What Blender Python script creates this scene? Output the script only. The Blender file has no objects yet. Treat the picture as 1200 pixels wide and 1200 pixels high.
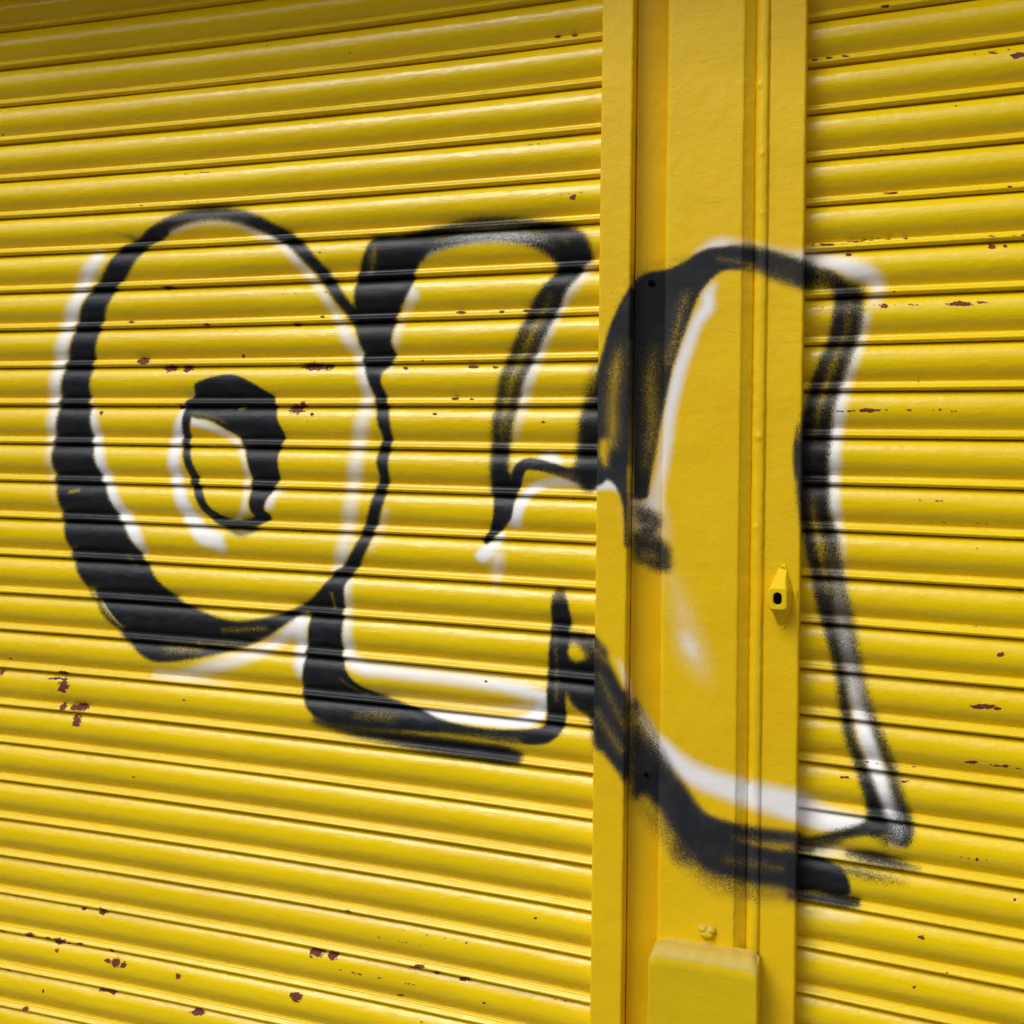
import bpy, math, random
import numpy as np
random.seed(7); np.random.seed(7)
S = bpy.context.scene
COL = S.collection
# ------------------------------------------------------------------ camera model
F = 1200.0; CX, CY = 600.0, 517.0
YAW = math.radians(19.0); SR = 0.0125; CR = math.sqrt(1-SR*SR)
EYE = 1.60
CAM = np.array([0.0, -1.60, EYE])           # pillar rail fronts are near y = 0
FV = np.array([-math.sin(YAW), math.cos(YAW), 0.0]); R0 = np.array([math.cos(YAW), math.sin(YAW), 0.0]); U0 = np.array([0, 0, 1.0])

def unroll(px, py):
    dx, dy = px-CX, py-CY
    return dx*CR+dy*SR, -dx*SR+dy*CR
def at_y(px, py, y):
    """photo pixel -> point of the wall plane at world depth y"""
    a, b = unroll(px, py)
    d = FV+(a/F)*R0-(b/F)*U0
    t = (y-CAM[1])/d[1]
    return CAM+t*d
def xcol(px, y):
    a = px-CX
    d = FV+(a/F)*R0
    return float(CAM[0]+(y-CAM[1])/d[1]*d[0])
def project(P):
    V = P-CAM
    z = V@FV; a = (V@R0)/z*F; b = -(V@U0)/z*F
    return CX+a*CR-b*SR, CY+a*SR+b*CR

# ------------------------------------------------------------------ spray engine
def cr(pts, closed=False, step=5.0):
    P = np.array(pts, float); n = len(P); out = []
    rng = range(n) if closed else range(n-1)
    for i in rng:
        if closed: p0, p1, p2, p3 = P[(i-1) % n], P[i], P[(i+1) % n], P[(i+2) % n]
        else: p0, p1, p2, p3 = P[max(i-1, 0)], P[i], P[i+1], P[min(i+2, n-1)]
        k = max(1, int(np.hypot(*(p2-p1)[:2])/step))
        for j in range(k):
            t = j/k
            out.append(0.5*((2*p1)+(p2-p0)*t+(2*p0-5*p1+4*p2-p3)*t*t+(3*p1-p0-3*p2+p3)*t**3))
    if not closed: out.append(P[-1])
    return np.array(out)
def sm(t):
    t = np.clip(t, 0, 1); return t*t*(3-2*t)
def stroke(pts, soft, op):
    """pts: (x,y,half width[,opacity])"""
    Q = [tuple(p)+((op,) if len(p) == 3 else ()) for p in pts]
    C = cr(Q) if len(Q) > 1 else np.array([Q[0], Q[0]])
    m = C[:, 2].max()+soft+1
    box = (C[:, 0].min()-m, C[:, 0].max()+m, C[:, 1].min()-m, C[:, 1].max()+m)
    def f(x, y):
        best = np.zeros(len(x))
        for a, b in zip(C[:-1], C[1:]):
            d = b[:2]-a[:2]; L = d@d
            t = np.clip(((x-a[0])*d[0]+(y-a[1])*d[1])/L, 0, 1) if L > 1e-9 else np.zeros(len(x))
            dist = np.hypot(x-a[0]-t*d[0], y-a[1]-t*d[1])
            hw = a[2]+t*(b[2]-a[2]); o = a[3]+t*(b[3]-a[3])
            best = np.maximum(best, o*sm((hw+soft-dist)/(2*soft)))
        return best
    return box, f
def poly(pts, soft, op=1.0, smooth=True):
    C = cr(pts, True, 4.0) if smooth else np.array(pts, float)
    m = soft+1
    box = (C[:, 0].min()-m, C[:, 0].max()+m, C[:, 1].min()-m, C[:, 1].max()+m)
    def f(x, y):
        ins = np.zeros(len(x), bool); dmin = np.full(len(x), 1e9)
        n = len(C)
        for i in range(n):
            a, b = C[i], C[(i+1) % n]
            d = b-a; L = d@d
            if L < 1e-9: continue
            t = np.clip(((x-a[0])*d[0]+(y-a[1])*d[1])/L, 0, 1)
            dmin = np.minimum(dmin, np.hypot(x-a[0]-t*d[0], y-a[1]-t*d[1]))
            c = (a[1] > y) != (b[1] > y)
            if abs(d[1]) > 1e-9:
                ins ^= c & (x < d[0]*(y-a[1])/d[1]+a[0])
        sd = np.where(ins, dmin, -dmin)
        return op*sm((sd+soft)/(2*soft))
    return box, f

LAY = []      # (channel, mode, box, fn)
def Ws(p, soft, op=1.): LAY.append(('wu', 1)+stroke([(q[0], q[1], q[2]*.78)+tuple(q[3:]) for q in p], soft*1.7, op))
def Wp(p, soft, op=1.): LAY.append(('wu', 1)+poly(p, soft*1.6, op))
def halo(p, h):       # fine overspray that drifts past the edge of a pass
    m = sum(q[0] for q in p)/len(p)
    return h*.22 if m > 943 else h if m > 690 else h*.35
def Bs(p, soft, op=1.):
    LAY.append(('bk', 1)+stroke(p, soft*1.4+.4, op))
    if max(q[2] for q in p) > 4: LAY.append(('bk', 1)+stroke([(q[0], q[1], q[2]+1)+tuple(q[3:]) for q in p], 13, op*halo(p, .30)))
def Bp(p, soft, op=1.):
    LAY.append(('bk', 1)+poly(p, soft*1.3+.6, op)); LAY.append(('bk', 1)+poly(p, 15, op*halo(p, .34)))
def Os(p, soft, op=1.): LAY.append(('wo', 1)+stroke(p, soft, op))
def Es(p, soft, op=1.): LAY.append(('bk', -1)+stroke(p, soft*2.4, op*.85))
# ---- letter one: the big ring
Ws([(115,303,9),(104,322,9),(92,350,9),(80,385,9),(72,420,9),(66,460,8),(63,500,7),(60,545,4,.5),(66,600,3,.2)],6,.95)
Ws([(106,470,5,.4),(109,492,7),(114,522,8),(123,558,9),(136,588,9),(146,606,10),(160,630,10),(168,646,7,.6)],4,.95)
Ws([(200,270,4),(225,262,5,.6),(250,259,5,.6),(280,262,5,.6),(300,272,5),(318,279,6),(335,289,7),(350,307,6),(368,330,5),(384,352,5),(398,378,6),(410,398,9),(420,412,7)],5,.8)
Ws([(425,424,9),(428,440,9),(432,462,7),(428,482,9,.8),(421,515,10,.72),(417,550,10,.7),(412,590,10,.65),(408,620,10,.65),(403,648,10,.7),(398,668,8,.8)],6,.9)
Ws([(462,440,5,.3),(452,425,6,.7)],5,.7)
Ws([(452,600,5,.45),(446,622,6,.45),(436,642,6,.4)],6,.4)
Ws([(182,785,5,.3),(210,790,6,.6),(245,782,9,.75),(280,772,9,.8),(312,760,8,.85),(335,745,9),(352,728,11)],6,.9)
Ws([(180,792,3,.5),(225,796,3,.6),(270,803,3,.3)],4,.5)
Ws([(352,730,8),(354,755,9),(353,778,9),(357,795,5,.6)],5,1)
Bp([(190,264),(160,280),(143,290),(132,303),(118,326),(101,350),(91,377),(83,407),(76,433),(71,463),(67,493),(63,518),(62,537),(65,556),(68,577),(73,603),(79,633),(87,657),(96,677),(108,697),(121,720),(137,738),(153,755),(170,770),(187,776),(217,774),(250,768),(283,760),(310,749),(335,733),(353,720),(378,706),(402,678),(396,668),(380,687),(367,701),(350,711),(327,720),(300,726),(273,727),(240,718),(213,703),(190,683),(170,655),(150,624),(133,590),(119,556),(111,530),(108,505),(106,467),(108,440),(114,407),(120,380),(128,358),(138,337),(152,320),(163,303),(175,290),(197,274)],3.2)
Bs([(178,276,7),(197,264,6,.95),(222,254,7,.85),(250,250,7,.78),(278,253,7,.82),(300,260,6.5,.95),(325,272,7.5),(343,283,8),(360,300,7.5),(380,323,7),(396,345,7),(410,364,7),(424,380,8)],3.5,1)
Bs([(432,420,7),(439,445,7),(446,466,7),(450,492,7.5),(454,513,6),(449,538,7),(451,558,6),(446,578,7),(440,600,7.5),(432,623,7),(424,643,7.5),(413,662,8),(400,678,8)],2.6,1)
Bs([(110,268,2,.15),(130,272,2,.35),(155,277,2,.6)],4,.5)
Es([(108,690,1.4),(118,706,1.8),(130,722,1.6),(143,735,1)],1.8,.75)
Es([(196,760,3),(213,760,4),(232,761,3)],5,.5); Es([(262,739,1.5),(285,738,2),(312,737,1.5)],2.5,.5)
Es([(235,755,1.5),(262,756,2),(282,757,1)],2.5,.4); Es([(150,652,1,.3),(160,662,1.5)],2,.35); Es([(84,577,1.5),(93,575,1.5)],1.6,.7)
Os([(113,698,.6),(128,716,1),(142,733,.6)],1.5,.45)
# ---- the small ring in it
Ws([(228,465,4,.5),(219,480,6),(211,500,7),(206,525,8),(206,548,8),(210,572,8),(218,595,9),(228,613,11),(240,628,12),(254,634,12),(262,645,6,.6)],4,1)
Ws([(228,494,5),(245,499,5),(262,507,4),(276,516,4,.8),(284,530,4,.75),(290,550,4,.7),(289,575,4,.75),(287,600,4,.75),(280,606,3,.7)],3.5,1)
Ws([(332,575,4,.4),(322,578,6,.85),(316,592,6,.9)],4,.9)
Bp([(228,463),(229,451),(240,445),(253,441),(273,439),(290,445),(307,455),(322,467),(326,490),(334,511),(327,533),(328,560),(321,574),(313,587),(311,598),(318,607),(306,611),(297,603),(293,592),(295,567),(293,550),(288,530),(280,513),(263,502),(247,493),(227,489),(221,481),(222,470)],2)
Bs([(223,474,6),(219,495,5),(219,527,4.5),(226,553,5),(233,577,5),(243,597,5),(258,609,5.5),(275,614,5.5),(295,613,6),(312,606,5)],2,1)
Bs([(268,620,3),(283,625,5),(300,620,3)],4,.75); Es([(281,479,1.5),(287,477,1)],1.5,.8); Es([(228,484,1.5),(250,489,2),(266,496,1.5)],2,.35)
# ---- letter two, upper part
Ws([(480,340,8),(484,346,8),(474,368,4,.5),(466,390,6,.7),(465,408,4,.4)],5,.95)
Ws([(497,296,7),(515,287,8),(540,280,9),(577,276,9),(615,279,9),(640,285,8),(655,292,5)],4,.95)
Ws([(690,312,5,.8),(678,327,7,.9),(663,345,7),(650,368,8),(638,395,8),(628,420,8),(618,448,8,.9),(611,475,7,.75),(606,500,6,.5),(600,525,5,.2)],6,.9)
Bp([(438,279),(470,277),(503,278),(499,297),(489,313),(484,333),(476,350),(467,367),(462,387),(460,402),(464,417),(457,430),(450,436),(443,450),(434,438),(429,420),(420,395),(416,362),(416,340),(421,317),(428,297)],3)
Es([(434,318,3),(438,300,4),(440,292,2)],3,.45)
Bs([(480,281,4,.9),(505,274,4,.85),(533,267,5,.7),(560,262,5,.75),(583,261,5,.75),(610,262,5,.75),(635,266,6,.8),(660,272,8,.8),(677,283,10,.85),(683,300,9,1)],5,.8)
Bs([(493,297,6,.8),(505,291,6,.65),(540,284,5,.5),(577,281,5,.4),(615,284,5,.45),(640,291,6,.7),(655,300,7,.9)],4,.7)
Bs([(500,283,5,.6),(540,274,5,.35),(600,272,6,.3),(650,282,7,.45)],6,.5)
Bs([(648,281,4,.6),(660,292,6,.9),(663,303,6,1)],3,.9)
Bs([(674,300,13),(668,316,13),(655,333,12),(640,357,14,.93),(626,387,13.5,.9),(612,417,13,.88),(600,447,12.5,.85),(593,477,11.5,.85),(588,507,10,.85),(586,540,9,.9),(587,570,9.5,1)],4,1)
Es([(644,350,4,.25),(626,387,5,.5),(612,417,5,.5),(600,447,5,.5),(592,480,4,.5),(588,515,3,.3)],5,.45)
Ws([(636,536,5),(645,536,8),(655,540,5)],4,1)
Ws([(604,612,9),(606,600,9),(612,588,8),(622,575,7),(640,566,6),(662,565,6),(690,566,6)],3.5,1)
Ws([(567,652,8),(573,644,8),(582,636,6),(588,628,5)],3,1); Ws([(566,650,7),(584,650,9,.6),(582,668,9,.65),(582,690,5,.25)],6,.8)
Ws([(597,566,3),(606,540,4,.3)],4,.5)
Bs([(588,560,10),(589,585,10),(590,600,11),(586,612,9),(577,626,5),(570,634,4)],2,1)
Bs([(594,605,6),(598,585,6),(604,566,7),(611,548,7),(622,543,7),(645,548,7),(665,554,7),(684,557,9,1),(700,557,11)],2,1)
Es([(634,553,1.5),(655,557,3),(678,559,3)],3,.45)
Bs([(696,430,5,.25),(693,465,7,.5),(691,490,9,.85),(689,520,10,.9),(688,545,10,.95),(690,567,8)],6,.95)
# ---- letter two, lower part
Ws([(407,682,7,.9),(407,712,6,.75),(407,745,7,.9),(409,770,9),(425,782,10,.95),(450,786,9,.9),(483,790,9,.85),(520,794,9,.8),(550,798,9,.85),(590,804,9,.9),(620,811,10),(637,816,8)],5,.95)
Ws([(489,832,4),(505,836,6),(533,840,7),(583,846,7),(612,846,8),(630,838,10),(636,822,8)],2.5,1)
Ws([(440,808,3,.35),(500,820,4,.3),(570,830,4,.35),(620,830,6,.7)],5,.5)
Bp([(399,674),(404,682),(405,700),(403,717),(402,740),(402,767),(405,783),(417,799),(437,811),(460,819),(490,830),(517,842),(550,850),(583,854),(617,854),(637,850),(640,833),(641,800),(643,767),(646,733),(647,700),(653,690),(660,690),(666,704),(670,727),(667,745),(665,800),(663,830),(662,850),(650,866),(633,872),(600,870),(550,863),(500,857),(450,854),(400,849),(377,843),(360,829),(354,810),(355,790),(358,767),(362,740),(363,717),(352,716),(373,697),(385,683)],2.4)
Es([(650,700,3),(655,692,4),(662,698,3)],4,.45); Es([(390,694,1.2),(392,712,1.5)],1.5,.55); Es([(420,838,2),(440,838,4),(460,840,3)],5,.4)
Es([(520,858,1.5),(560,862,2.5),(610,867,2.5)],3,.4); Es([(650,735,1.5),(652,760,1.5),(652,820,2)],2,.35)
Es([(400,795,1),(412,806,1.5),(430,814,1)],1.5,.4)
Bs([(372,845,4,.6),(410,855,6,.75),(450,862,7,.8),(483,868,8,.85),(520,874,9,.9),(560,880,9,.9),(590,885,9,.95),(604,888,8)],5,.9)
Bs([(664,750,5,.7),(672,747,6,.65),(686,752,8,.7),(700,766,10,.8)],6,.8)
Bp([(662,770),(675,775),(690,772),(702,775),(702,843),(685,838),(672,828),(663,815)],4,1)
Es([(674,762,2),(681,766,2)],4,.22); Es([(665,816,2),(668,826,2)],3,.4)

# ---- letter three, on the pillar
Wp([(694,556),(712,556),(723,562),(728,576),(715,573),(694,573)],3.5,1)
Ws([(836,334,5,.6),(830,345,8),(829,360,9),(820,372,8),(812,388,8),(805,407,8.5),(797,430,8.5),(790,458,8.5),(785,483,8,.95),(782,510,8,.85),(777,545,8,.8),(770,575,9,.75),(765,595,11,.8)],5.5,1)
Ws([(818,300,5,.7),(830,291,6,.95),(845,286,7,.95),(870,288,7,.6),(900,296,9,.55),(925,302,11,.65),(945,305,12,.85),(975,309,12,.95),(1000,316,13,1),(1020,325,12,.95),(1030,338,9,.75),(1024,352,8,.6)],7,1)
Ws([(748,590,8,.7),(758,603,14,.85),(762,622,14,.85),(770,645,9,.4),(782,667,12,.26),(795,700,13,.30),(803,733,13,.40),(811,760,14,.46),(823,787,14,.28),(838,812,12,.12)],19,1)
Ws([(801,746,3,.4),(808,757,5,.8),(815,768,3,.4)],7,.9); Ws([(740,822,4,.4),(752,842,8,.6),(768,868,9,.8),(782,892,10,.9)],6,.9)
Ws([(779,874,6),(793,893,13),(815,908,15),(845,920,16),(880,931,18),(915,940,20),(935,945,20),(960,954,13),(990,960,9),(1010,963,7)],7,1)
Ws([(925,948,8),(960,962,10),(990,966,9),(1010,967,6)],4,1); Ws([(935,995,4,.3),(962,996,7,.75),(990,1000,6,.5),(1030,1010,5,.5),(1070,1020,3,.3)],6,.8)
Ws([(725,775,4,.4),(735,800,4,.7),(738,822,4,.5)],4,.6)
Bp([(694,562),(694,533),(695,500),(697,467),(701,433),(706,413),(713,387),(723,363),(735,341),(747,327),(760,319),(780,316),(800,308),(813,299),(830,291),(853,290),(873,294),(873,312),(852,316),(838,323),(827,334),(817,350),(810,369),(803,389),(795,411),(787,437),(780,470),(774,500),(768,533),(762,562),(758,583),(742,583),(741,560),(736.5,548),(735.5,600),(734.5,640),(732,640),(731,603),(727,582),(719,567),(710,561)],3,1)
Es([(727,400,3,.2),(722,430,6,.55),(718,470,6,.5),(718,500,6,.55),(716,520,6,.5)],6,.5); Es([(707,520,4),(707,533,5),(709,543,3)],3.5,.85)
Es([(766,410,4,.3),(762,450,6,.5),(764,500,5,.5),(757,545,4,.3)],7,.5); Es([(803,345,3),(797,370,4),(790,400,4),(784,425,3)],5,.45); Es([(739.5,400,2,.3),(740,470,2,.5),(739,550,2.2,.8),(739,575,2.2,.9)],1.5,.85)
Ws([(801,352,2),(796,372,2.5)],5,.4)
Bs([(862,301,9,.95),(880,302,11,.85),(905,310,12,.66),(925,317,13,.56),(940,321,14,.52)],9,1)
Bs([(850,297,4),(880,297,4),(910,303,4,.7),(938,311,5,.5)],5,.5); Bs([(905,320,7,.3),(930,326,9,.3),(945,330,9,.3)],7,.6)
Es([(842,303,2),(860,306,2.5),(880,310,2)],3,.4)
Bp([(742,626),(760,630),(777,632),(787,646),(786,668),(772,670),(756,663),(743,656)],7,.82); Bs([(748,598,6,.45),(757,606,11,.55),(768,612,9,.5),(760,622,10,.55)],6,.6)
Es([(754,650,3),(765,652,3)],4,.4)
Bs([(946,324,10,.48),(965,327,10,.48),(982,335,9,.6),(995,342,8,.75),(1008,340,6,.4)],8,.75); Bs([(955,318,3,.4),(975,323,4,.55),(984,332,4,.7)],4,.8)
# right-hand stem
Ws([(1012,372,8,.85),(1008,395,8,.8),(1001,415,9,.85),(993,440,9,.85),(985,465,10,.95),(979,500,10,1),(976,530,10,1),(975,560,10,1),(976,590,9,.95),(980,620,9,.8),(984,650,8,.5),(985,690,10,.5),(988,735,11,.7),(994,765,11,.8),(1000,800,12,.8),(1008,835,13,.9),(1017,868,13,1),(1026,900,13,1),(1036,930,15,.95),(1046,955,16,.9),(1052,978,15,.8)],6,1)
Bs([(985,345,5,.7),(984,375,8,.82),(978,405,8,.82),(966,432,8,.82),(956,462,8,.84),(949,500,9,.95),(944,535,9,1),(945,570,9,1),(947,598,9,.9),(950,622,8,.85),(953,645,8,.82),(960,670,8,.8),(964,700,8,.78),(971,733,6,.74),(979,762,6,.7),(986,795,6,.68),(990,830,6,.68),(996,862,6,.68),(1007,893,6,.72),(1019,926,7,.85),(1026,950,8,.95),(1027,970,8,1)],5,1)
Bs([(1003,350,8,.66),(1002,375,8,.7),(995,400,8,.74),(986,425,8,.76),(977,450,8,.76),(970,475,7,.78),(965,500,8,.84),(960,535,9,1),(959,570,10,1),(962,600,9,.85),(970,630,12,.62),(974,660,13,.56),(979,692,14,.52),(987,725,14,.47),(994,755,13,.46),(1004,795,11,.45),(1015,830,8,.5),(1030,865,7,.58),(1043,900,7,.58),(1052,935,8,.62),(1060,965,9,.68),(1060,982,8,.6)],6,1)
Es([(993,380,3,.2),(975,430,4,.35),(962,470,4,.35),(955,505,4,.25),(952,555,3,.1),(953,605,4,.5),(960,640,4,.5),(968,690,3,.3)],4,.7)
Bs([(1040,968,10,.7),(1052,975,12,.6),(1040,982,8,.5)],7,.7)
Bs([(1030,966,7),(1012,971,5,.95),(990,976,4.5,.85),(968,980,4,.7),(945,984,3,.5)],3.5,1); Bs([(935,990,4,.4),(960,990,6,.5),(980,986,5,.4)],6,.6)
Bs([(995,1000,4,.5),(1020,1004,6,.72),(1045,1010,6,.65),(1075,1018,4,.35)],5,.8); Bs([(932,994,3,.6),(950,996,4,.5)],4,.6); Bs([(985,1018,4,.5),(1020,1026,6,.45),(1060,1034,5,.25)],6,.6)
Ws([(940,1072,3,.3),(970,1073,5,.4),(1005,1078,5,.3)],6,.45)
Bp([(924,1002),(950,1003),(970,1008),(986,1018),(996,1034),(995,1048),(978,1049),(955,1044),(924,1040)],2.6); Bs([(928,1049,4,.5),(955,1052,4,.8),(985,1056,5,.95),(1003,1058,4,.8)],4,.9)
Os([(972,640,5,.12),(980,680,7,.2),(985,725,8,.22),(991,760,8,.28),(1000,800,9,.34),(1009,835,9,.45),(1018,868,8,.5),(1027,898,8,.5),(1036,925,9,.35),(1045,950,10,.35),(1054,975,9,.3)],9,1)
# lower sweep over rail, channel and cover plate
Bp([(694,752),(703,759),(712,772),(721,790),(729,806),(737.5,824),(737,915),(722,902),(708,884),(694,862)],5,.97)
Es([(702,790,2),(716,820,3),(728,845,3),(737,858,2)],3.5,.36); Es([(700,835,3),(712,855,3),(728,880,4)],4,.42); Es([(700,762,4),(709,775,3)],5,.45)
Bp([(741,826),(753,832),(766,855),(777,878),(789,898),(803,921),(818,943),(835,962),(864,981),(897,991),(931,1000),(931,1038),(897,1036),(867,1031),(837,1023),(820,1013),(803,993),(784,967),(773,949),(757,932),(741,925)],6.5,1)
Es([(752,842,7,.7),(762,860,7,.6),(776,882,5,.4),(792,905,4,.35)],7,.42); Es([(860,980,2),(885,988,2),(915,996,1)],3,.4); Es([(850,1008,3),(880,1012,4),(915,1018,3)],5,.35)
Bs([(826,963,7),(845,970,7,.95),(870,975,7,.82),(900,979,7,.78),(932,982,7,.75)],5,.95)
Bs([(800,1000,14,.28),(840,1032,14,.3),(890,1045,14,.3),(932,1050,10,.28)],12,.5); Bs([(745,935,8,.25),(775,970,12,.28),(800,1000,12,.28)],9,.4)
Bs([(934,500,1.5,.5),(932.5,530,3,.85),(933,560,2,.6)],3,.8); Bs([(736,330,2,.2),(760,312,3,.3),(800,302,3,.35)],7,.4)

CHIPS = [(75,803,6,7),(93,829,11,3.5),(74,828,4,3),(90,845,5,6),(75,788,6,2),(64,795,8,1.2),(2,788,4,3),(168,423,8,3),(200,432,8,3.5),(220,432,6,3.5),(368,429,14,4),(385,430,6,3),(348,480,9,4),(356,474,4,3),(197,337,8,1.4),(348,380,5,1.6),(242,380,4,1.6),(153,377,4,1.2),(212,477,4,2),(119,484,2,2),(284,417,2,2),
(120,1068,5,3.5),(97,1066,2.5,1.5),(69,1103,8,3.2),(56,1099,4,1.5),(35,1096,6,2.5),(93,1106,5,1.3),(67,1114,2.2,2),(130,1114,3,2),(138,1127,6,4),(146,1130,4,3),(127,1125,3.5,2),(122,1160,7,2.2),(132,1162,4,3),(52,1160,1.6,1.6),(31,1182,4,2),(2,1091,3,2),(9,1137,2,2),
(371,1116,10,4.5),(390,1120,6,4),(349,1168,6,4.5),(344,1165,4,2),(490,1133,9,2.5),(512,1140,6,2),(545,1148,7,3),(232,1186,8,3),(210,1143,3,3),(118,1070,3,2),(408,1068,4,1.5),(468,1168,4,1.5),
(1124,356,15,2.4),(1150,354,8,1.2),(995,299,4,2),(1017,481,15,1.8),(985,482,4,1),(1036,358,5,2.5),(1163,289,5,2.2),(1178,289,3,1.3),(1193,65,8,3),(1165,62,6,1),(1183,218,3,1.6),(1172,767,4.5,2.2),(1152,828,16,2.6),(1168,830,5,2),(1138,893,8,1.8),(1168,897,5,1.2),(1178,897,4,1.2),(1080,1098,3.8,2.2),(1071,1156,2,1.5),(1189,1053,1.6,1.6),(1145,1006,2,2),
(672,232,4,2.2),(653,42,4,1.6),(673,40,4,1.6),(540,366,5,1.8),(588,365,3,1.5),(618,364,6,1.6),(555,430,6,1.5),(581,431,3,1.3),(534,468,4,1.6),(553,468,4,1),(476,432,3,1.4),(510,485,3,1.2),(377,371,3,1),(366,486,2,1.6),(1037,8,5,1.8),(955,70,4,1.4),(972,68,5,1.4),(991,66,4,1.6),(1045,226,8,1.2),(970,287,10,1.4),(1002,283,5,1),(990,911,6,1.3),(1060,916,5,1.2),(935,470,2,1.5)]
MO = random.Random(3)
for sx, sy, n, L_, big in ((990,283,9,70,1),(990,481,11,110,1),(955,360,12,110,.9),(1140,62,6,50,.8),(150,242,12,120,.6),(205,205,8,60,.6),(1085,612,9,60,.7),(1040,585,8,60,.6),(1155,278,6,45,1.1),(980,180,8,90,.6),(610,170,7,45,.6),(1150,895,5,40,1),(1010,893,6,60,.8),(1100,1000,8,80,.5),(390,1135,10,120,.8),(430,1095,9,90,.6),(30,1095,8,80,.9),(940,288,10,60,.9),(1150,688,6,50,.7),(470,1090,8,90,.5),(330,345,7,120,.5),(640,230,5,50,.5),(540,505,7,70,.4),(640,1170,8,50,.6)):
    P_ = at_y(sx, sy, .02)
    for i in range(n):
        q = P_+np.array([MO.uniform(0, L_)*.0014, 0, MO.gauss(0, .0007)])
        u_, v_ = project(q[None]); CHIPS.append((float(u_[0]), float(v_[0]), MO.uniform(1, 4.2)*big*.85, MO.uniform(.45, .85)*big))
for i in range(34):      # fine dots of chipped paint, mostly near the beads
    CHIPS.append((MO.uniform(-10, 1230), MO.uniform(0, 1200), MO.uniform(.7, 2.2), MO.uniform(.6, 1.0)))

def paint_attrs(me, FP, chips=True):
    """FP: world points (n,3) used to look the spray up"""
    x, y = project(FP)
    A = {k: np.zeros(len(x)) for k in ('wu', 'bk', 'wo', 'chip')}
    for ch, mode, box, f in LAY:
        m = np.nonzero((x > box[0]) & (x < box[1]) & (y > box[2]) & (y < box[3]))[0]
        if not len(m): continue
        v = f(x[m], y[m]); a = A[ch]
        if mode > 0: a[m] = 1-(1-a[m])*(1-v)
        else: a[m] *= (1-v)
    if chips:
        for cx, cy, w, h in CHIPS:
            m = np.nonzero((abs(x-cx) < w*1.9) & (abs(y-cy) < h*2.4))[0]
            if len(m):
                d = np.sqrt(((x[m]-cx)/w)**2+((y[m]-cy)/(h*1.25))**2)
                A['chip'][m] = np.maximum(A['chip'][m], np.clip(1.5-d, 0, 1))
    for k, v in A.items():
        at = me.attributes.new(k, 'FLOAT', 'POINT'); at.data.foreach_set('value', v.astype(np.float32))

# ------------------------------------------------------------------ mesh helpers
def grid_mesh(name, P, closed_u=False, smooth=True, flip=False):
    """P: (nu,nv,3) -> quad grid mesh"""
    nu, nv = P.shape[:2]
    me = bpy.data.meshes.new(name)
    V = P.reshape(-1, 3)
    iu = np.arange(nu if closed_u else nu-1); iv = np.arange(nv-1)
    a = (iu[:, None]*nv+iv[None]).ravel(); b = (((iu+1) % nu)[:, None]*nv+iv[None]).ravel()
    Q = np.stack([a, b, b+1, a+1], 1) if not flip else np.stack([a, a+1, b+1, b], 1)
    me.vertices.add(len(V)); me.vertices.foreach_set('co', V.astype(np.float32).ravel())
    me.loops.add(Q.size); me.loops.foreach_set('vertex_index', Q.astype(np.int32).ravel())
    me.polygons.add(len(Q)); me.polygons.foreach_set('loop_start', np.arange(0, Q.size, 4, dtype=np.int32))
    me.update(calc_edges=True)
    me.polygons.foreach_set('use_smooth', np.full(len(Q), smooth))
    me.validate()
    return me
def link(name, me, mat, parent=None, label=None):
    o = bpy.data.objects.new(name, me); COL.objects.link(o)
    if mat: me.materials.append(mat)
    if parent: o.parent = parent
    if label: o['label'] = label
    return o
def empty(name, loc, label, cat, group=None):
    o = bpy.data.objects.new(name, None); COL.objects.link(o); o.location = loc
    o.empty_display_size = .1
    o['label'] = label; o['category'] = cat
    if group: o['group'] = group
    return o
def pymesh(name, V, Fc, smooth=False, off=(0, 0, 0)):
    me = bpy.data.meshes.new(name)
    me.from_pydata([tuple(np.array(v)-np.array(off)) for v in V], [], Fc); me.update()
    me.polygons.foreach_set('use_smooth', [smooth]*len(me.polygons))
    return me
def boxes(name, L, off=(0, 0, 0)):
    V = []; Fc = []
    for (x0, x1, y0, y1, z0, z1) in L:
        n = len(V)
        V += [(x0,y0,z0),(x1,y0,z0),(x1,y1,z0),(x0,y1,z0),(x0,y0,z1),(x1,y0,z1),(x1,y1,z1),(x0,y1,z1)]
        Fc += [tuple(n+i for i in f) for f in ((0,3,2,1),(4,5,6,7),(0,1,5,4),(1,2,6,5),(2,3,7,6),(3,0,4,7))]
    return pymesh(name, V, Fc, False, off)
def wob(u, v, seed, octs=((1, 1),)):
    r = np.random.RandomState(abs(int(seed))+1000*(seed < 0)); s = 0
    for fq, am in octs:
        for k in range(4):
            th = r.uniform(0, 6.28); ph = r.uniform(0, 6.28); f = fq*r.uniform(.7, 1.4)
            s = s+am*np.sin((u*math.cos(th)+v*math.sin(th))*f*6.283+ph)/4
    return s

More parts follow.
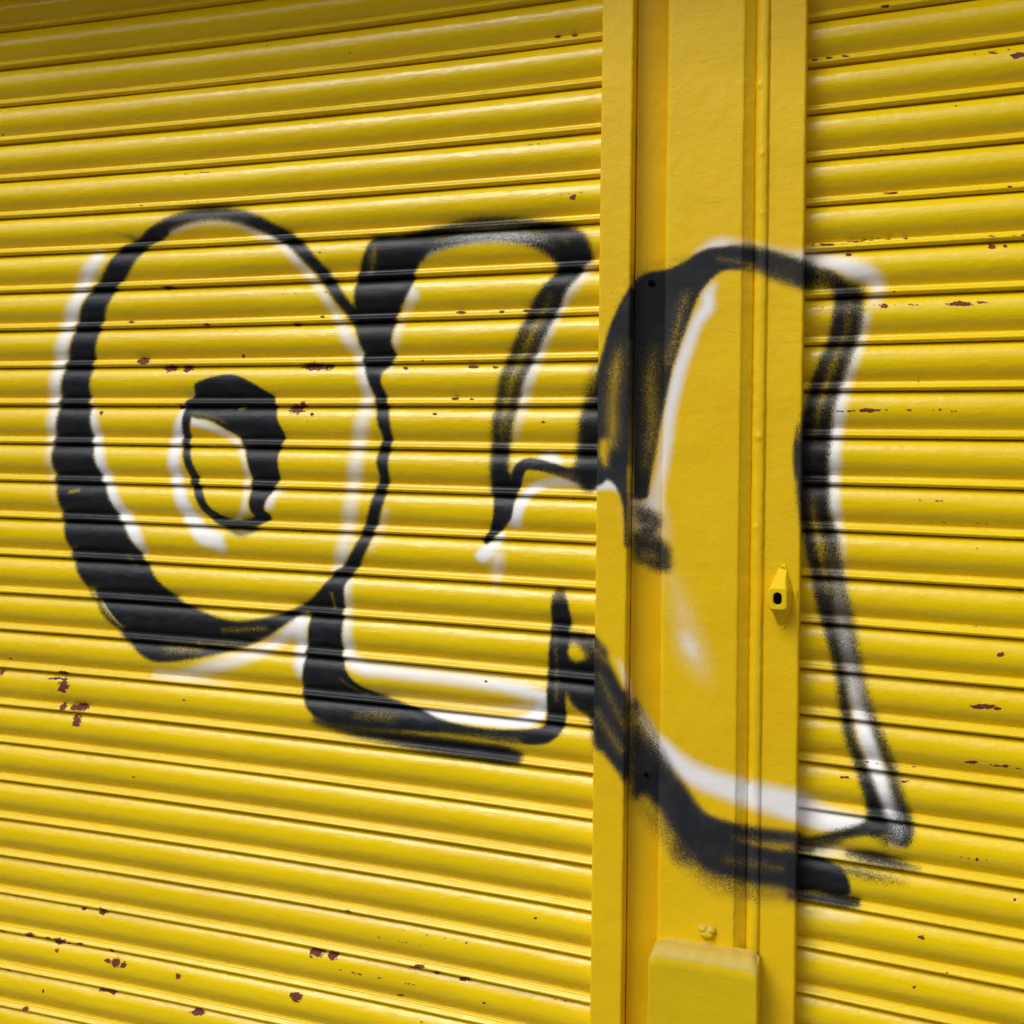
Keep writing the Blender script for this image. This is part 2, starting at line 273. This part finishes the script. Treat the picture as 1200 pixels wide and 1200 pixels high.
# ------------------------------------------------------------------ materials
class NT:
    def __init__(s, name):
        s.m = bpy.data.materials.new(name); s.m.use_nodes = True; s.t = s.m.node_tree
        s.t.nodes.clear()
        s.out = s.t.nodes.new('ShaderNodeOutputMaterial'); s.p = s.t.nodes.new('ShaderNodeBsdfPrincipled')
        s.t.links.new(s.p.outputs[0], s.out.inputs[0])
        s.tc = s.t.nodes.new('ShaderNodeTexCoord')
    def L(s, a, b): s.t.links.new(a, b)
    def n(s, typ, **kw):
        nd = s.t.nodes.new(typ)
        for k, v in kw.items(): setattr(nd, k, v)
        return nd
    def setin(s, sock, v):
        if hasattr(v, 'is_output'): s.L(v, sock)
        else: sock.default_value = v
    def math(s, op, a, b=None, clamp=False):
        nd = s.n('ShaderNodeMath', operation=op, use_clamp=clamp); s.setin(nd.inputs[0], a)
        if b is not None: s.setin(nd.inputs[1], b)
        return nd.outputs[0]
    def mapr(s, v, a, b, c=0., d=1., smooth=True):
        nd = s.n('ShaderNodeMapRange'); nd.clamp = True
        if smooth: nd.interpolation_type = 'SMOOTHSTEP'
        s.setin(nd.inputs[0], v); s.setin(nd.inputs[1], a); s.setin(nd.inputs[2], b); s.setin(nd.inputs[3], c); s.setin(nd.inputs[4], d)
        return nd.outputs[0]
    def noise(s, scale, detail=3., rough=.55, st=(1, 1, 1), dist=0.):
        mp = s.n('ShaderNodeMapping'); mp.inputs['Scale'].default_value = st
        s.L(s.tc.outputs['Object'], mp.inputs[0])
        nd = s.n('ShaderNodeTexNoise'); nd.inputs['Scale'].default_value = scale; nd.inputs['Detail'].default_value = detail
        nd.inputs['Roughness'].default_value = rough; nd.inputs['Distortion'].default_value = dist
        s.L(mp.outputs[0], nd.inputs['Vector']); return nd.outputs['Fac']
    def mix(s, f, a, b):
        nd = s.n('ShaderNodeMix', data_type='RGBA'); s.setin(nd.inputs[0], f)
        s.setin(nd.inputs[6], a); s.setin(nd.inputs[7], b); return nd.outputs[2]
    def attr(s, name):
        nd = s.n('ShaderNodeAttribute'); nd.attribute_type = 'GEOMETRY'; nd.attribute_name = name; return nd.outputs['Fac']
    def bump(s, h, strength, dist, prev=None):
        nd = s.n('ShaderNodeBump'); nd.inputs['Strength'].default_value = strength; nd.inputs['Distance'].default_value = dist
        s.L(h, nd.inputs['Height'])
        if prev is not None: s.L(prev, nd.inputs['Normal'])
        return nd.outputs[0]

def yellow_paint(name, c1, c2, rough, graffiti=True, slat=False, spec=.5, dirt_up=0.0):
    k = NT(name)
    big = k.noise(3.0, 3, .6, (1, 1, 2.5)); mid = k.noise(22, 4, .6)
    col = k.mix(k.mapr(big, .35, .68), c1, c2)
    col = k.mix(k.math('MULTIPLY', k.mapr(mid, .5, .8), .22), col, (min(.9, c1[0]*1.06), c1[1]*1.08, c1[2]*2.5, 1))
    # grime freckles
    fk = k.noise(330, 2, .5); fz = k.noise(30, 3, .6)
    freck = k.math('MULTIPLY', k.mapr(fk, .70, .76), k.mapr(fz, .5, .68))
    col = k.mix(k.math('MULTIPLY', freck, .7), col, (.10, .06, .015, 1))
    if slat:   # faint sideways weathering streaks
        stk = k.noise(14, 5, .65, (.22, 1, 5.5)); col = k.mix(k.math('MULTIPLY', k.mapr(stk, .55, .8), .35), col, (c1[0]*.80, c1[1]*.80, c1[2], 1))
    dirt = k.noise(55, 5, .7, (.5, 1, 1)); dz = k.noise(5, 2, .5)
    dm = k.math('MULTIPLY', k.mapr(dirt, .58, .8), k.mapr(dz, .45, .7))
    col = k.mix(k.math('MULTIPLY', dm, .4), col, (.26, .18, .05, 1))
    if dirt_up:   # dust lying on upward faces
        g = k.n('ShaderNodeNewGeometry'); sx = k.n('ShaderNodeSeparateXYZ'); k.L(g.outputs['True Normal'], sx.inputs[0])
        up = k.mapr(sx.outputs['Z'], .25, .6); col = k.mix(k.math('MULTIPLY', up, dirt_up), col, (.50, .38, .10, 1))
    rr = k.mapr(k.noise(40, 4, .6, (.5, 1, 1)), .3, .75, rough-.05, rough+.12, False)
    # relief: brush strokes, orange peel, old chips under new paint (one height in metres)
    if slat: h = k.math('MULTIPLY', k.noise(26, 3, .5, (.16, 1, 1.3)), .0016)
    else: h = k.math('MULTIPLY', k.noise(38, 3, .55, (1, 1, .6)), .0013)
    h = k.math('ADD', h, k.math('MULTIPLY', k.noise(330, 2, .5), .00012 if slat else .00019))
    h = k.math('ADD', h, k.math('MULTIPLY', k.noise(75, 2, .5, (.6, 1, 1)), .0008 if slat else .0005))
    h = k.math('ADD', h, k.math('MULTIPLY', k.mapr(k.noise(38, 3, .6, (.6, 1, 1.3)), .60, .615), .00010))
    if graffiti:
        sp = k.noise(980, 1, .5); sp2 = k.noise(140, 3, .65)
        spk = k.math('ADD', k.math('MULTIPLY', sp, .88), k.math('MULTIPLY', sp2, .12))
        spk = k.mapr(spk, .37, .63, 0., 1., False)
        def cov(name, w, stw=1.0):
            a = k.attr(name)
            v = k.math('SUBTRACT', a, k.math('MULTIPLY', spk, 1.0-w))
            return k.mapr(v, 0.0, w, smooth=False)
        cw = cov('wu', .80); cb = cov('bk', .50); co = cov('wo', .4)
        cb = k.math('MULTIPLY', cb, k.mapr(k.attr('bk'), 0., .06))
        cw = k.math('MULTIPLY', cw, k.mapr(k.attr('wu'), 0., .18)); co = k.math('MULTIPLY', co, k.mapr(k.attr('wo'), 0., .2))
        col = k.mix(cw, col, (.88, .87, .87, 1))
        blk = k.mix(k.mapr(k.noise(60, 3, .6, (.5, 1, 1)), .4, .75), (.008, .0095, .0125, 1), (.018, .021, .026, 1))
        if not slat: blk = k.mix(k.mapr(mid, .4, .75), (.017, .0195, .023, 1), (.031, .034, .039, 1))
        col = k.mix(cb, col, blk); col = k.mix(co, col, (.86, .86, .87, 1))
        rr = k.mix(cb, rr, (.40 if slat else .55,)*3+(1,)); rr = k.mix(cw, rr, (.5,)*3+(1,))
        ch = k.attr('chip'); cn = k.noise(230, 4, .65, (.6, 1, 1))
        cm = k.mapr(k.math('ADD', ch, k.math('MULTIPLY', cn, 2.6)), 1.82, 1.88)
        cm = k.math('MULTIPLY', cm, k.mapr(ch, .02, .1))
        col = k.mix(cm, col, k.mix(k.mapr(k.noise(120, 3, .6), .4, .7), (.12, .012, .011, 1), (.17, .028, .022, 1)))
        h = k.math('SUBTRACT', h, k.math('MULTIPLY', cm, .0002))
        rr = k.mix(cm, rr, (.7, .7, .7, 1))
    k.L(col, k.p.inputs['Base Color']); k.setin(k.p.inputs['Roughness'], rr)
    k.L(k.bump(h, 1.0, 1.0), k.p.inputs['Normal'])
    if graffiti: k.L(k.mapr(cb, 0., 1., spec, spec*.55, False), k.p.inputs['Specular IOR Level'])
    else: k.p.inputs['Specular IOR Level'].default_value = spec
    return k.m
Y1 = (.82, .582, .001, 1); Y2 = (.77, .535, .001, 1)
M_SLAT = yellow_paint('gloss_yellow_slat_paint', Y1, Y2, .225, slat=True, spec=.42)
M_POST = yellow_paint('satin_yellow_post_paint', (.84, .542, .004, 1), (.78, .498, .003, 1), .42, spec=.3)
M_BASE = yellow_paint('dusty_yellow_block_paint', (.70, .485, .004, 1), (.63, .435, .004, 1), .55, graffiti=False, spec=.2, dirt_up=.75)
M_LOCK = yellow_paint('yellow_lock_paint', (.82, .56, .005, 1), (.76, .52, .004, 1), .40, graffiti=False, spec=.3)
def flat(name, c, r=.7, c2=None, sc=4., bump=0.):
    k = NT(name)
    k.L(k.mix(k.mapr(k.noise(sc, 6, .6), .35, .65), c, c2 or tuple(v*.75 for v in c[:3])+(1,)), k.p.inputs['Base Color'])
    k.p.inputs['Roughness'].default_value = r
    if bump: k.L(k.bump(k.noise(sc*20, 4), .6, bump), k.p.inputs['Normal'])
    return k.m
M_HOLE = flat('dark_hole', (.006, .004, .004, 1), 1.0)
M_HOLE.node_tree.nodes['Principled BSDF'].inputs['Specular IOR Level'].default_value = 0
M_PAVE = flat('grey_paving', (.24, .23, .22, 1), .8, sc=3, bump=.003)
M_ROAD = flat('asphalt', (.05, .05, .052, 1), .85, sc=6, bump=.004)
M_BRICK = flat('brown_brick', (.22, .13, .09, 1), .85, sc=5)
M_GLASS = flat('window_glass', (.03, .035, .04, 1), .1)
M_TRIM = flat('white_trim', (.7, .69, .66, 1), .6)

# ------------------------------------------------------------------ shutters
PITCH = .075
CTRL = [(0,-5),(.7,-1.5),(1.6,.9),(3.2,3.0),(5.5,5.4),(9,8.4),(13,11.0),(17,12.8),(21,14.0),(25,14.7),(29,14.9),(33,14.6),(37,13.7),(41,12.2),(45,10.0),(48.5,7.6),(52,4.7),(54.8,2.2),(57,.3),(58.5,-.6),(59.2,.6),(59.8,3.9),(60.7,4.9),(62.0,5.2),(63.2,5.7),(64.3,6.9),(65.8,8.9),(67.8,10.6),(69.6,10.5),(71.2,9.2),(72.3,7.0),(73.0,4.0),(73.5,0),(74.1,-4.2)]
CTRL = [(t, o*.88 if t < 58 and o > 1 else o) for t, o in CTRL]
def profile(step):
    P = np.array(CTRL); d = np.r_[0, np.cumsum(np.hypot(np.diff(P[:, 0]), np.diff(P[:, 1])))]
    u = np.unique(np.r_[np.arange(0, d[-1], step), d])
    keep = [u[0]]
    for a in u[1:]:
        if a-keep[-1] > .55: keep.append(a)
    u = np.array(keep)
    return np.interp(u, d, P[:, 0])/1000, np.interp(u, d, P[:, 1])/1000
def curtain(name, plan, z_groove, z_lo, z_hi, seed, parent, px_in, label, K=1.0):
    PITCH = .075*K
    """plan: (x,y) of the curtain's back plane from left to right; px_in: photo range built finely"""
    plan = np.array(plan); xs = plan[:, 0]
    xa = xs[0]; xb = xs[-1]
    X = [xa]
    while X[-1] < xb:
        x = X[-1]; px, _ = project(np.array([[x, float(np.interp(x, xs, plan[:, 1])), EYE]]))
        fine = px_in[0] < px[0] < px_in[1]
        X.append(x+(.0016 if fine else .02))
    X[-1] = xb; X = np.array(X)
    Y = np.interp(X, xs, plan[:, 1])
    t, o = profile(1.7); t = t*K; o = o*K
    loc = np.array(parent.location)
    rows = []; base = []
    k0 = math.ceil((z_lo-z_groove)/PITCH); k1 = math.floor((z_hi-z_groove)/PITCH)
    rs = np.random.RandomState(seed)
    for k in range(k1, k0-1, -1):
        zg = z_groove+k*PITCH
        dz = rs.uniform(-.0006, .0006); dy = rs.uniform(-.0011, .0011); tl = rs.uniform(-.0012, .0012); sc = rs.uniform(.95, 1.05)
        for ti, oi in zip(t, o):
            b = wob(X*1.0, zg*np.ones_like(X)+ti*.2, seed+k*7, ((1.0, .0009), (3.5, .0005), (9, .00018)))
            zb = wob(X, np.full_like(X, zg), seed+99+k, ((.8, .0008), (2.5, .0003)))
            bb = b if 4e-3 < ti < .056*K else b*.5
            z = zg-ti+dz+zb*(1 if ti > 0 else 1)
            y = Y-oi*sc-dy-bb-tl*(X-X.mean())/.5
            rows.append(np.stack([X, y, z+0*X], 1)); base.append(np.stack([X, Y-.0045-.38*oi+0*X, zg-ti+0*X], 1))
    P = np.array(rows); Bp = np.array(base).reshape(-1, 3)
    me = grid_mesh(name, P-loc, flip=False)
    paint_attrs(me, Bp)
    return link(name, me, M_SLAT, parent, label)
def s_left(px): return 43.73+.0121*px+3.06e-6*px*px if px > 0 else 43.73+.0121*px
def s_right(px): return 54.7+(px-980)*.01682
def plan_from(sfun, pxs, K):
    out = []
    for px in pxs:
        z = F*.075*K/sfun(px); a = px-CX
        p = CAM+z*(FV+(a/F)*R0); out.append((p[0], p[1]))
    return out
KR = .962
PL = plan_from(s_left, list(range(-420, 721, 20)), 1.0)
PR = plan_from(s_right, list(range(915, 1561, 20)), KR)
ShL = empty('roller_shutter', (PL[0][0], PL[0][1], 0), 'wide yellow roller shutter sprayed with a black ring and a square letter', 'roller shutter')
ShR = empty('roller_shutter', (PR[0][0], PR[0][1], 0), 'yellow roller shutter beside the lock housing, crossed by one tall black and white stroke', 'roller shutter')
ZTOP = 2.66
curtain('slat_curtain', PL, EYE+.0573, .06, ZTOP, 11, ShL, (-15, 725), None)
curtain('slat_curtain', PR, EYE+.0105*KR, .06, ZTOP, 57, ShR, (905, 1215), None, KR)
for sh, pl in ((ShL, PL), (ShR, PR)):
    xa, xb = pl[0][0], pl[-1][0]; y = min(p[1] for p in pl)
    link('bottom_bar', boxes('bottom_bar', [(xa, xb, y-.03, y+.03, .012, .085)], sh.location), M_LOCK, sh)

# ------------------------------------------------------------------ steel pillar between them
PX0 = at_y(800, 517, 0)[0]
Pil = empty('steel_pillar', (PX0, 0, 0), 'yellow painted steel pillar between the two shutters, with black and white spray paint across it', 'pillar')
LOCP = np.array(Pil.location)
def densify(pts, step=.0016, coarse=None):
    out = [np.array(pts[0], float)]
    for a, b in zip(pts[:-1], pts[1:]):
        a = np.array(a, float); b = np.array(b, float); n = max(1, int(np.hypot(*(b-a))/step))
        if coarse and (a[1] > coarse or b[1] > coarse): n = 3
        for i in range(1, n+1): out.append(a+(b-a)*i/n)
    return np.array(out)
def rounded(pts, r=.0012):
    """chamfer-round inner corners of an open plan polyline"""
    out = [pts[0]]
    for a, b, c in zip(pts[:-2], pts[1:-1], pts[2:]):
        a, b, c = (np.array(v, float) for v in (a, b, c))
        ra = min(r, np.hypot(*(a-b))*.4); rc = min(r, np.hypot(*(c-b))*.4)
        p = b+(a-b)/np.hypot(*(a-b))*ra; q = b+(c-b)/np.hypot(*(c-b))*rc
        out += [tuple(p), tuple((p+q)/4+b/2), tuple(q)]
    out.append(pts[-1]); return out
def extrude(name, pts, mat, r=.0012, zlo=0.0, zhi=ZTOP, wavy=.0, seed=1, label=None, ridge=None):
    C = densify(rounded(pts, r), coarse=.06)
    zf0, zf1 = .55, 2.45
    Z = np.r_[np.linspace(zhi, zf1, 4)[:-1], np.arange(zf1, zf0, -.0019), np.linspace(zf0, zlo, 5)]
    P = np.zeros((len(C), len(Z), 3)); P[..., 0] = C[:, None, 0]; P[..., 1] = C[:, None, 1]; P[..., 2] = Z[None]
    front = np.clip((.05-P[..., 1])/.02, 0, 1)
    P[..., 1] += front*wob(P[..., 0], P[..., 2], seed, ((.8, .0008), (4, .0004), (14, .00012)))
    P[..., 0] += wob(P[..., 0]*0, P[..., 2], seed+5, ((1.2, .0005), (8, .0003), (35, wavy)))
    if ridge is not None: ridge(P)
    me = grid_mesh(name, P-LOCP, flip=True)
    paint_attrs(me, P.reshape(-1, 3), chips=False)
    return link(name, me, mat, Pil, label)
def X(px, y): return xcol(px, y)
yA = -.015; yC = .025; yP = -.002; yB = .013; yF = .012; BACK = .16
xA0 = X(699.5, yA); xA1 = X(736.5, yA); xC1 = X(777.2, yC-.010)
extrude('guide_rail', [(xA0, BACK), (xA0, yA), (xA1, yA), (xA1+.0002, BACK)], M_POST, .0032, wavy=.0004, seed=3)
# shallow channel beside the rail: flat bottom with a small fillet bead in the corner
extrude('channel_web', [(xA1+.0012, BACK), (xA1+.0012, .011), (xA1+.0035, .0145), (xC1-.001, .031), (xC1, .0315), (xC1, BACK)], M_POST, .002, seed=8)
xP0 = xC1+.0014; xP1 = X(866.5, yP); xP2 = X(881, yB)
extrude('cover_plate', [(xP0, BACK), (xP0, yP+.0035), (xP0+.0045, yP+.0005), (xP0+.007, yP), (xP1, yP), (xP1+.0016, yP+.0025), (xP2, yB), (xP2+.0003, BACK)], M_POST, .003, wavy=.0005, seed=14)
xW0 = xP2+.0006; xW1 = X(897, yF-.004)
def lumpy(P):
    z = P[..., 2]; n = wob(z*0, z, 77, ((3, .0010), (9, .0007), (24, .0004)))
    hump = np.clip(1-np.abs((P[..., 0]-(xW0+xW1)/2)/((xW1-xW0)/2)), 0, 1)
    P[..., 1] -= hump*(n+.0005)*(P[..., 1] < .02)
    P[..., 0] += hump*wob(z*0, z, 31, ((5, .0008), (16, .0006)))*.6
    for px, py, r, h in ((887, 100, .006, .003), (893, 180, .005, .0015), (889, 512, .006, .002), (885, 618, .005, .0018), (893, 250, .004, .0012)):
        c = at_y(px, py, yF-.005); d = np.hypot(P[..., 0]-c[0], (P[..., 2]-c[2])); P[..., 1] -= h*np.exp(-(d/r)**2)*(P[..., 1] < .02)
extrude('weld_seam', [(xW0-.0016, BACK), (xW0-.0016, yB+.003), (xW0+.003, yB-.0045), (xW0+.008, yB-.0068), ((xW0+xW1)/2+.003, yB-.0072), (xW1-.003, yB-.0062), (xW1+.0014, yF+.0035), (xW1+.0016, BACK)], M_POST, .002, wavy=.0006, seed=20, ridge=lumpy)
xF0 = xW1-.0012; xF1 = X(939, yF)
extrude('shutter_guide', [(xF0, BACK), (xF0, yF+.0015), (xF0+.002, yF), (xF1, yF), (xF1+.0002, BACK)], M_POST, .0026, wavy=.0005, seed=26)

# block at the foot of the pillar, with a dusty sloping shoulder
yK = -.040
bl = at_y(772, 1101, yP-.001); br = at_y(888, 1112, yP-.001); fl = at_y(760, 1121, yK); fr = at_y(887, 1137.5, yK)
nx, nz = 60, 40
def lerp(a, b, t): return a+(b-a)*t
rowsK = []
tz = np.linspace(0, 1, nx)
zt = bl[2]*.5+br[2]*.5; zf = fl[2]*.5+fr[2]*.5
xl0, xr0 = fl[0], fr[0]
for s in np.linspace(0, 1, 14):      # shoulder
    rowsK.append([[lerp(lerp(bl[0]+.002, fl[0], s), lerp(br[0], fr[0], s), t), lerp(yP+.004, yK, s), lerp(zt, zf, s)+.007*math.sin(math.pi*s**1.6)-.010*max(0, 1-t*16)**2-.006*max(0, 1-(1-t)*18)**2] for t in tz])
for s in np.linspace(0.02, 1, 50):   # front
    rowsK.append([[lerp(xl0-.004*s, xr0+.001*s, t), yK-.002*s, lerp(zf, 0, s)] for t in tz])
K = np.array(rowsK, float)
K[..., 1] += wob(K[..., 0], K[..., 2], 41, ((4, .0007), (14, .0004))); K[:, :, 2] += np.where(K[:, :, 2] > .3, wob(K[..., 0], K[..., 1], 43, ((9, .0014), (30, .0012))), 0); K[..., 0] += wob(K[..., 2], K[..., 2]*.3, 47, ((12, .0008), (40, .0006)))
# turn the ends back into sides
Ls = K[:, :1].copy(); Ls[..., 1] = .02; Rs = K[:, -1:].copy(); Rs[..., 1] = .03
L2 = K[:, :1].copy(); L2[..., 0] -= .0008; L2[..., 1] += .003; R2 = K[:, -1:].copy(); R2[..., 0] += .001; R2[..., 1] += .003
K = np.concatenate([Ls, L2, K, R2, Rs], 1)
link('foot_block', grid_mesh('foot_block', K-LOCP, flip=False), M_BASE, Pil, 'protruding block at the pillar foot with a dusty sloping top')

# blobs of weld on the plate above the block
def blob(name, centre, rad, seed, parts, mat=M_LOCK, parent=Pil):
    V = []; Fc = []
    for (dx, dz, rx, ry, rz) in parts:
        n0 = len(V); nu, nv = 18, 10
        for j in range(nv+1):
            ph = math.pi*j/nv
            for i in range(nu):
                th = 2*math.pi*i/nu
                k = 1+.06*math.sin(3*th+seed+ph*2)+.03*math.sin(5*ph+th*2+seed*2)
                V.append((centre[0]+dx+rx*k*math.sin(ph)*math.cos(th), centre[1]-ry*k*math.sin(ph)*math.sin(th), centre[2]+dz+rz*k*math.cos(ph)))
        for j in range(nv):
            for i in range(nu):
                a = n0+j*nu+i; b = n0+j*nu+(i+1) % nu; Fc.append((a, b, b+nu, a+nu))
    return link(name, pymesh(name, V, Fc, True, LOCP), mat, parent)
c = at_y(829, 1092, yP)
blob('weld_blob', c, 0, 1.3, [(-.0062, .0045, .0078, .008, .0062), (.0066, .0048, .0074, .008, .0062), (0, -.0022, .0118, .009, .0085)], M_BASE)
def ych(px):
    return .0145+(X(px, .02)-xA1-.0035)/(xC1-xA1-.0045)*.0165
def disc_hole(px, py, y, rx, rz, name='screw_hole'):
    c = at_y(px, py, y); V = []; n = 20
    for i in range(n):
        th = 2*math.pi*i/n; V.append((c[0]+rx*math.cos(th), c[1], c[2]+rz*math.sin(th)))
    for i in range(n):
        th = 2*math.pi*i/n; V.append((c[0]+rx*1.35*math.cos(th), c[1]+.0012, c[2]+rz*1.35*math.sin(th)))
    Fc = [tuple(range(n))[::-1]]+[(i, (i+1) % n, n+(i+1) % n, n+i) for i in range(n)]
    link(name, pymesh(name, V, Fc, True, LOCP), M_HOLE, Pil)
disc_hole(762.5, 331.5, ych(762.5)-.0022, .0052, .0038); disc_hole(757, 908, ych(757)-.0016, .003, .003)
# ragged sealant at the foot of the channel seam
P0 = [at_y(776.5, 1074, .004), at_y(778, 1081, .002), at_y(780, 1089, .001), at_y(780.5, 1098, .001), at_y(778, 1103, .001)]
V = []; Fc = []; n = 8
for j, p in enumerate(P0):
    r = (.0012, .0026, .003, .0026, .0016)[j]
    for i in range(n):
        th = 2*math.pi*i/n; V.append((p[0]+r*math.cos(th), p[1]+r*math.sin(th), p[2]))
for j in range(len(P0)-1):
    for i in range(n):
        a = j*n+i; b = j*n+(i+1) % n; Fc.append((a, b, b+n, a+n))
link('sealant_lump', pymesh('sealant_lump', V, Fc, True, LOCP), M_LOCK, Pil)

# bullet-lock housing: a block with a keyed front on a pointed spindle foot
yL = yF-.034
def lock():
    g = at_y(911, 702, yL); cx, cz = g[0], g[2]
    top = at_y(913, 665, yF-.0035); bot = at_y(914, 734, yF-.0035); cb = at_y(917, 700, yF)
    def sq(hw, hh, rr, n=5):
        out = []
        for qx, qz, a0 in ((1, 1, 0), (-1, 1, 90), (-1, -1, 180), (1, -1, 270)):
            for i in range(n+1):
                a = math.radians(a0+90*i/n); out.append((qx*(hw-rr)+rr*math.cos(a), qz*(hh-rr)+rr*math.sin(a)))
        return out
    N = 24
    body = []; hw, hh = .0142, .0166
    # rings from the front inwards: keyhole lip, front face, edge, then flaring into the spindle foot
    def ring(pts, y, ox=0, oz=0): return [(cx+ox+p[0], y, cz+oz+p[1]) for p in pts]
    hole = sq(.0070, .0102, .0068)
    rings = [ring(sq(.0062, .0094, .0060), yL+.020), ring(sq(.0062, .0094, .0060), yL+.002), ring(hole, yL), ring(sq(hw-.0014, hh-.0014, .0055), yL), ring(sq(hw, hh, .0062), yL+.0016), ring(sq(hw, hh, .0062), yL+.007)]
    V = [v for r in rings for v in r]; Fc = []
    for j in range(len(rings)-1):
        for i in range(N):
            a = j*N+i; b = j*N+(i+1) % N; Fc.append((a, b, b+N, a+N))
    # foot ring: pointed oval on the guide
    ft = []
    half = (top[2]-bot[2])/2; zc = (top[2]+bot[2])/2; q = 0
    for qx, qz, a0 in ((1, 1, 0), (-1, 1, 90), (-1, -1, 180), (1, -1, 270)):
        for i in range(6):
            t = i/5 if a0 in (0, 180) else 1-i/5        # 0 = beside the block, 1 = at the tip
            t = t*t*(3-2*t)
            ft.append((cb[0]+qx*lerp(.0150, .0062, t), yF+.002, zc+qz*lerp(.011, half, t)))
    # middle ring keeps the wedge faces straight
    n0 = len(V); md = [tuple(.62*np.array(a)+.38*np.array(b)) for a, b in zip(rings[-1], ft)]
    V += md+ft
    for i in range(N):
        a = (len(rings)-1)*N+i; b = (len(rings)-1)*N+(i+1) % N; Fc.append((a, b, n0+(i+1) % N, n0+i))
        Fc.append((n0+i, n0+(i+1) % N, n0+N+(i+1) % N, n0+N+i))
    h = link('lock_housing', pymesh('lock_housing', V, Fc, False, LOCP), M_LOCK, Pil, 'small protruding lock housing with a dark oval keyhole')
    kv = ring(sq(.0061, .0093, .0060), yL+.010)
    k = link('keyhole', pymesh('keyhole', kv, [tuple(range(N))[::-1]], False, LOCP), M_HOLE, h)
    # weld collar round the foot
    V = []; Fc = []; m = 6; n = 48
    half = (top[2]-bot[2])/2+.003; zc = (top[2]+bot[2])/2
    for i in range(n):
        th = 2*math.pi*i/n; s = math.sin(th); c_ = math.cos(th)
        wv = .0185*(1-abs(s)**1.6*.72); x = cb[0]+.001+wv*c_; z = zc+half*s
        r = .0030+.0010*math.sin(th*5+1)+.0006*math.sin(th*11)
        for j in range(m):
            a = 2*math.pi*j/m; V.append((x+r*math.cos(a)*c_, yF+.0006-r*.7*math.sin(a), z+r*math.cos(a)*s))
    for i in range(n):
        for j in range(m):
            a = i*m+j; b = i*m+(j+1) % m; a2 = ((i+1) % n)*m+j; b2 = ((i+1) % n)*m+(j+1) % m; Fc.append((a, b, b2, a2))
    link('weld_collar', pymesh('weld_collar', V, Fc, True, LOCP), M_LOCK, h)
lock()

# ------------------------------------------------------------------ the rest of the street (out of frame; it shades and mirrors)
hood = empty('shutter_hood', (-.4, 0, ZTOP), 'yellow box hood above the shutters', 'shutter hood')
link('hood_box', boxes('hood_box', [(-2.6, 2.6, -.19, .30, 2.545, ZTOP+.42)], hood.location), M_LOCK, hood)
wall = link('shop_wall', boxes('shop_wall', [(-9, 9, .32, .6, 0, 7.5), (-9, PL[0][0], -.02, .318, 0, 3.2), (PR[-1][0], 9, -.02, .318, 0, 3.2)]), M_BRICK)
wall['label'] = 'brick shop front wall behind and beside the yellow shutters'; wall['category'] = 'wall'
pv = link('pavement', boxes('pavement', [(-60, 60, -3.2, .31, -.12, 0)]), M_PAVE); pv['kind'] = 'structure'
rd = link('road', pymesh('road', [(-200, -200, -.124), (200, -200, -.124), (200, 200, -.124), (-200, 200, -.124)], [(0, 1, 2, 3)]), M_ROAD); rd['kind'] = 'structure'
ob = empty('terrace_building', (0, -12.5, 0), 'brown brick terrace across the street facing the shutters', 'building')
link('wall', boxes('wall', [(-26, 26, -18, -12.5, -.12, 5.6)], ob.location), M_BRICK, ob)
for i in range(11):
    for z in (.9, 3.6):
        x = -24+i*4.6; w = link('window', boxes('window', [(x, x+1.3, -12.52, -12.46, z, z+1.5)], ob.location), M_TRIM, ob)
        link('pane', boxes('pane', [(x+.08, x+1.22, -12.46, -12.445, z+.08, z+1.42)], ob.location), M_GLASS, w)

# ------------------------------------------------------------------ light
w = bpy.data.worlds.new('World'); S.world = w; w.use_nodes = True; nt = w.node_tree; nt.nodes.clear()
wo = nt.nodes.new('ShaderNodeOutputWorld'); bg = nt.nodes.new('ShaderNodeBackground'); sk = nt.nodes.new('ShaderNodeTexSky')
sk.sky_type = 'NISHITA'; sk.sun_disc = False; sk.dust_density = 4.0; sk.air_density = 1.0; sk.ozone_density = 1.0
SE, SA = math.radians(50), math.radians(212)      # SA: direction the light comes from, clockwise from +y
sk.sun_elevation = SE; sk.sun_rotation = SA
hs = nt.nodes.new('ShaderNodeHueSaturation'); hs.inputs['Saturation'].default_value = .25
nt.links.new(sk.outputs[0], hs.inputs['Color']); nt.links.new(hs.outputs[0], bg.inputs[0]); bg.inputs[1].default_value = .125
nt.links.new(bg.outputs[0], wo.inputs[0])
sl = bpy.data.lights.new('sun', 'SUN'); sl.energy = 1.15; sl.angle = math.radians(26); sl.color = (1, .985, .95)
so = bpy.data.objects.new('sun', sl); COL.objects.link(so)
from mathutils import Vector, Matrix
dirv = Vector((math.sin(SA)*math.cos(SE), math.cos(SA)*math.cos(SE), math.sin(SE)))
so.rotation_euler = dirv.to_track_quat('Z', 'Y').to_euler(); so.location = (0, -3, 6)
# ------------------------------------------------------------------ camera
cd = bpy.data.cameras.new('camera'); cam = bpy.data.objects.new('camera', cd); COL.objects.link(cam); S.camera = cam
cd.sensor_width = 36; cd.lens = 36*F/1200; cd.clip_start = .02; cd.clip_end = 600
cd.shift_x = 0; cd.shift_y = -(600-CY)/1200
R = CR*R0+SR*U0; U = -SR*R0+CR*U0; Bk = -FV
cam.matrix_world = Matrix(((R[0], U[0], Bk[0], CAM[0]), (R[1], U[1], Bk[1], CAM[1]), (R[2], U[2], Bk[2], CAM[2]), (0, 0, 0, 1)))
S.view_settings.view_transform = 'Standard'; S.view_settings.look = 'None'; S.view_settings.exposure = 0.14; S.view_settings.gamma = 1
S.render.resolution_x = 1024; S.render.resolution_y = 1024
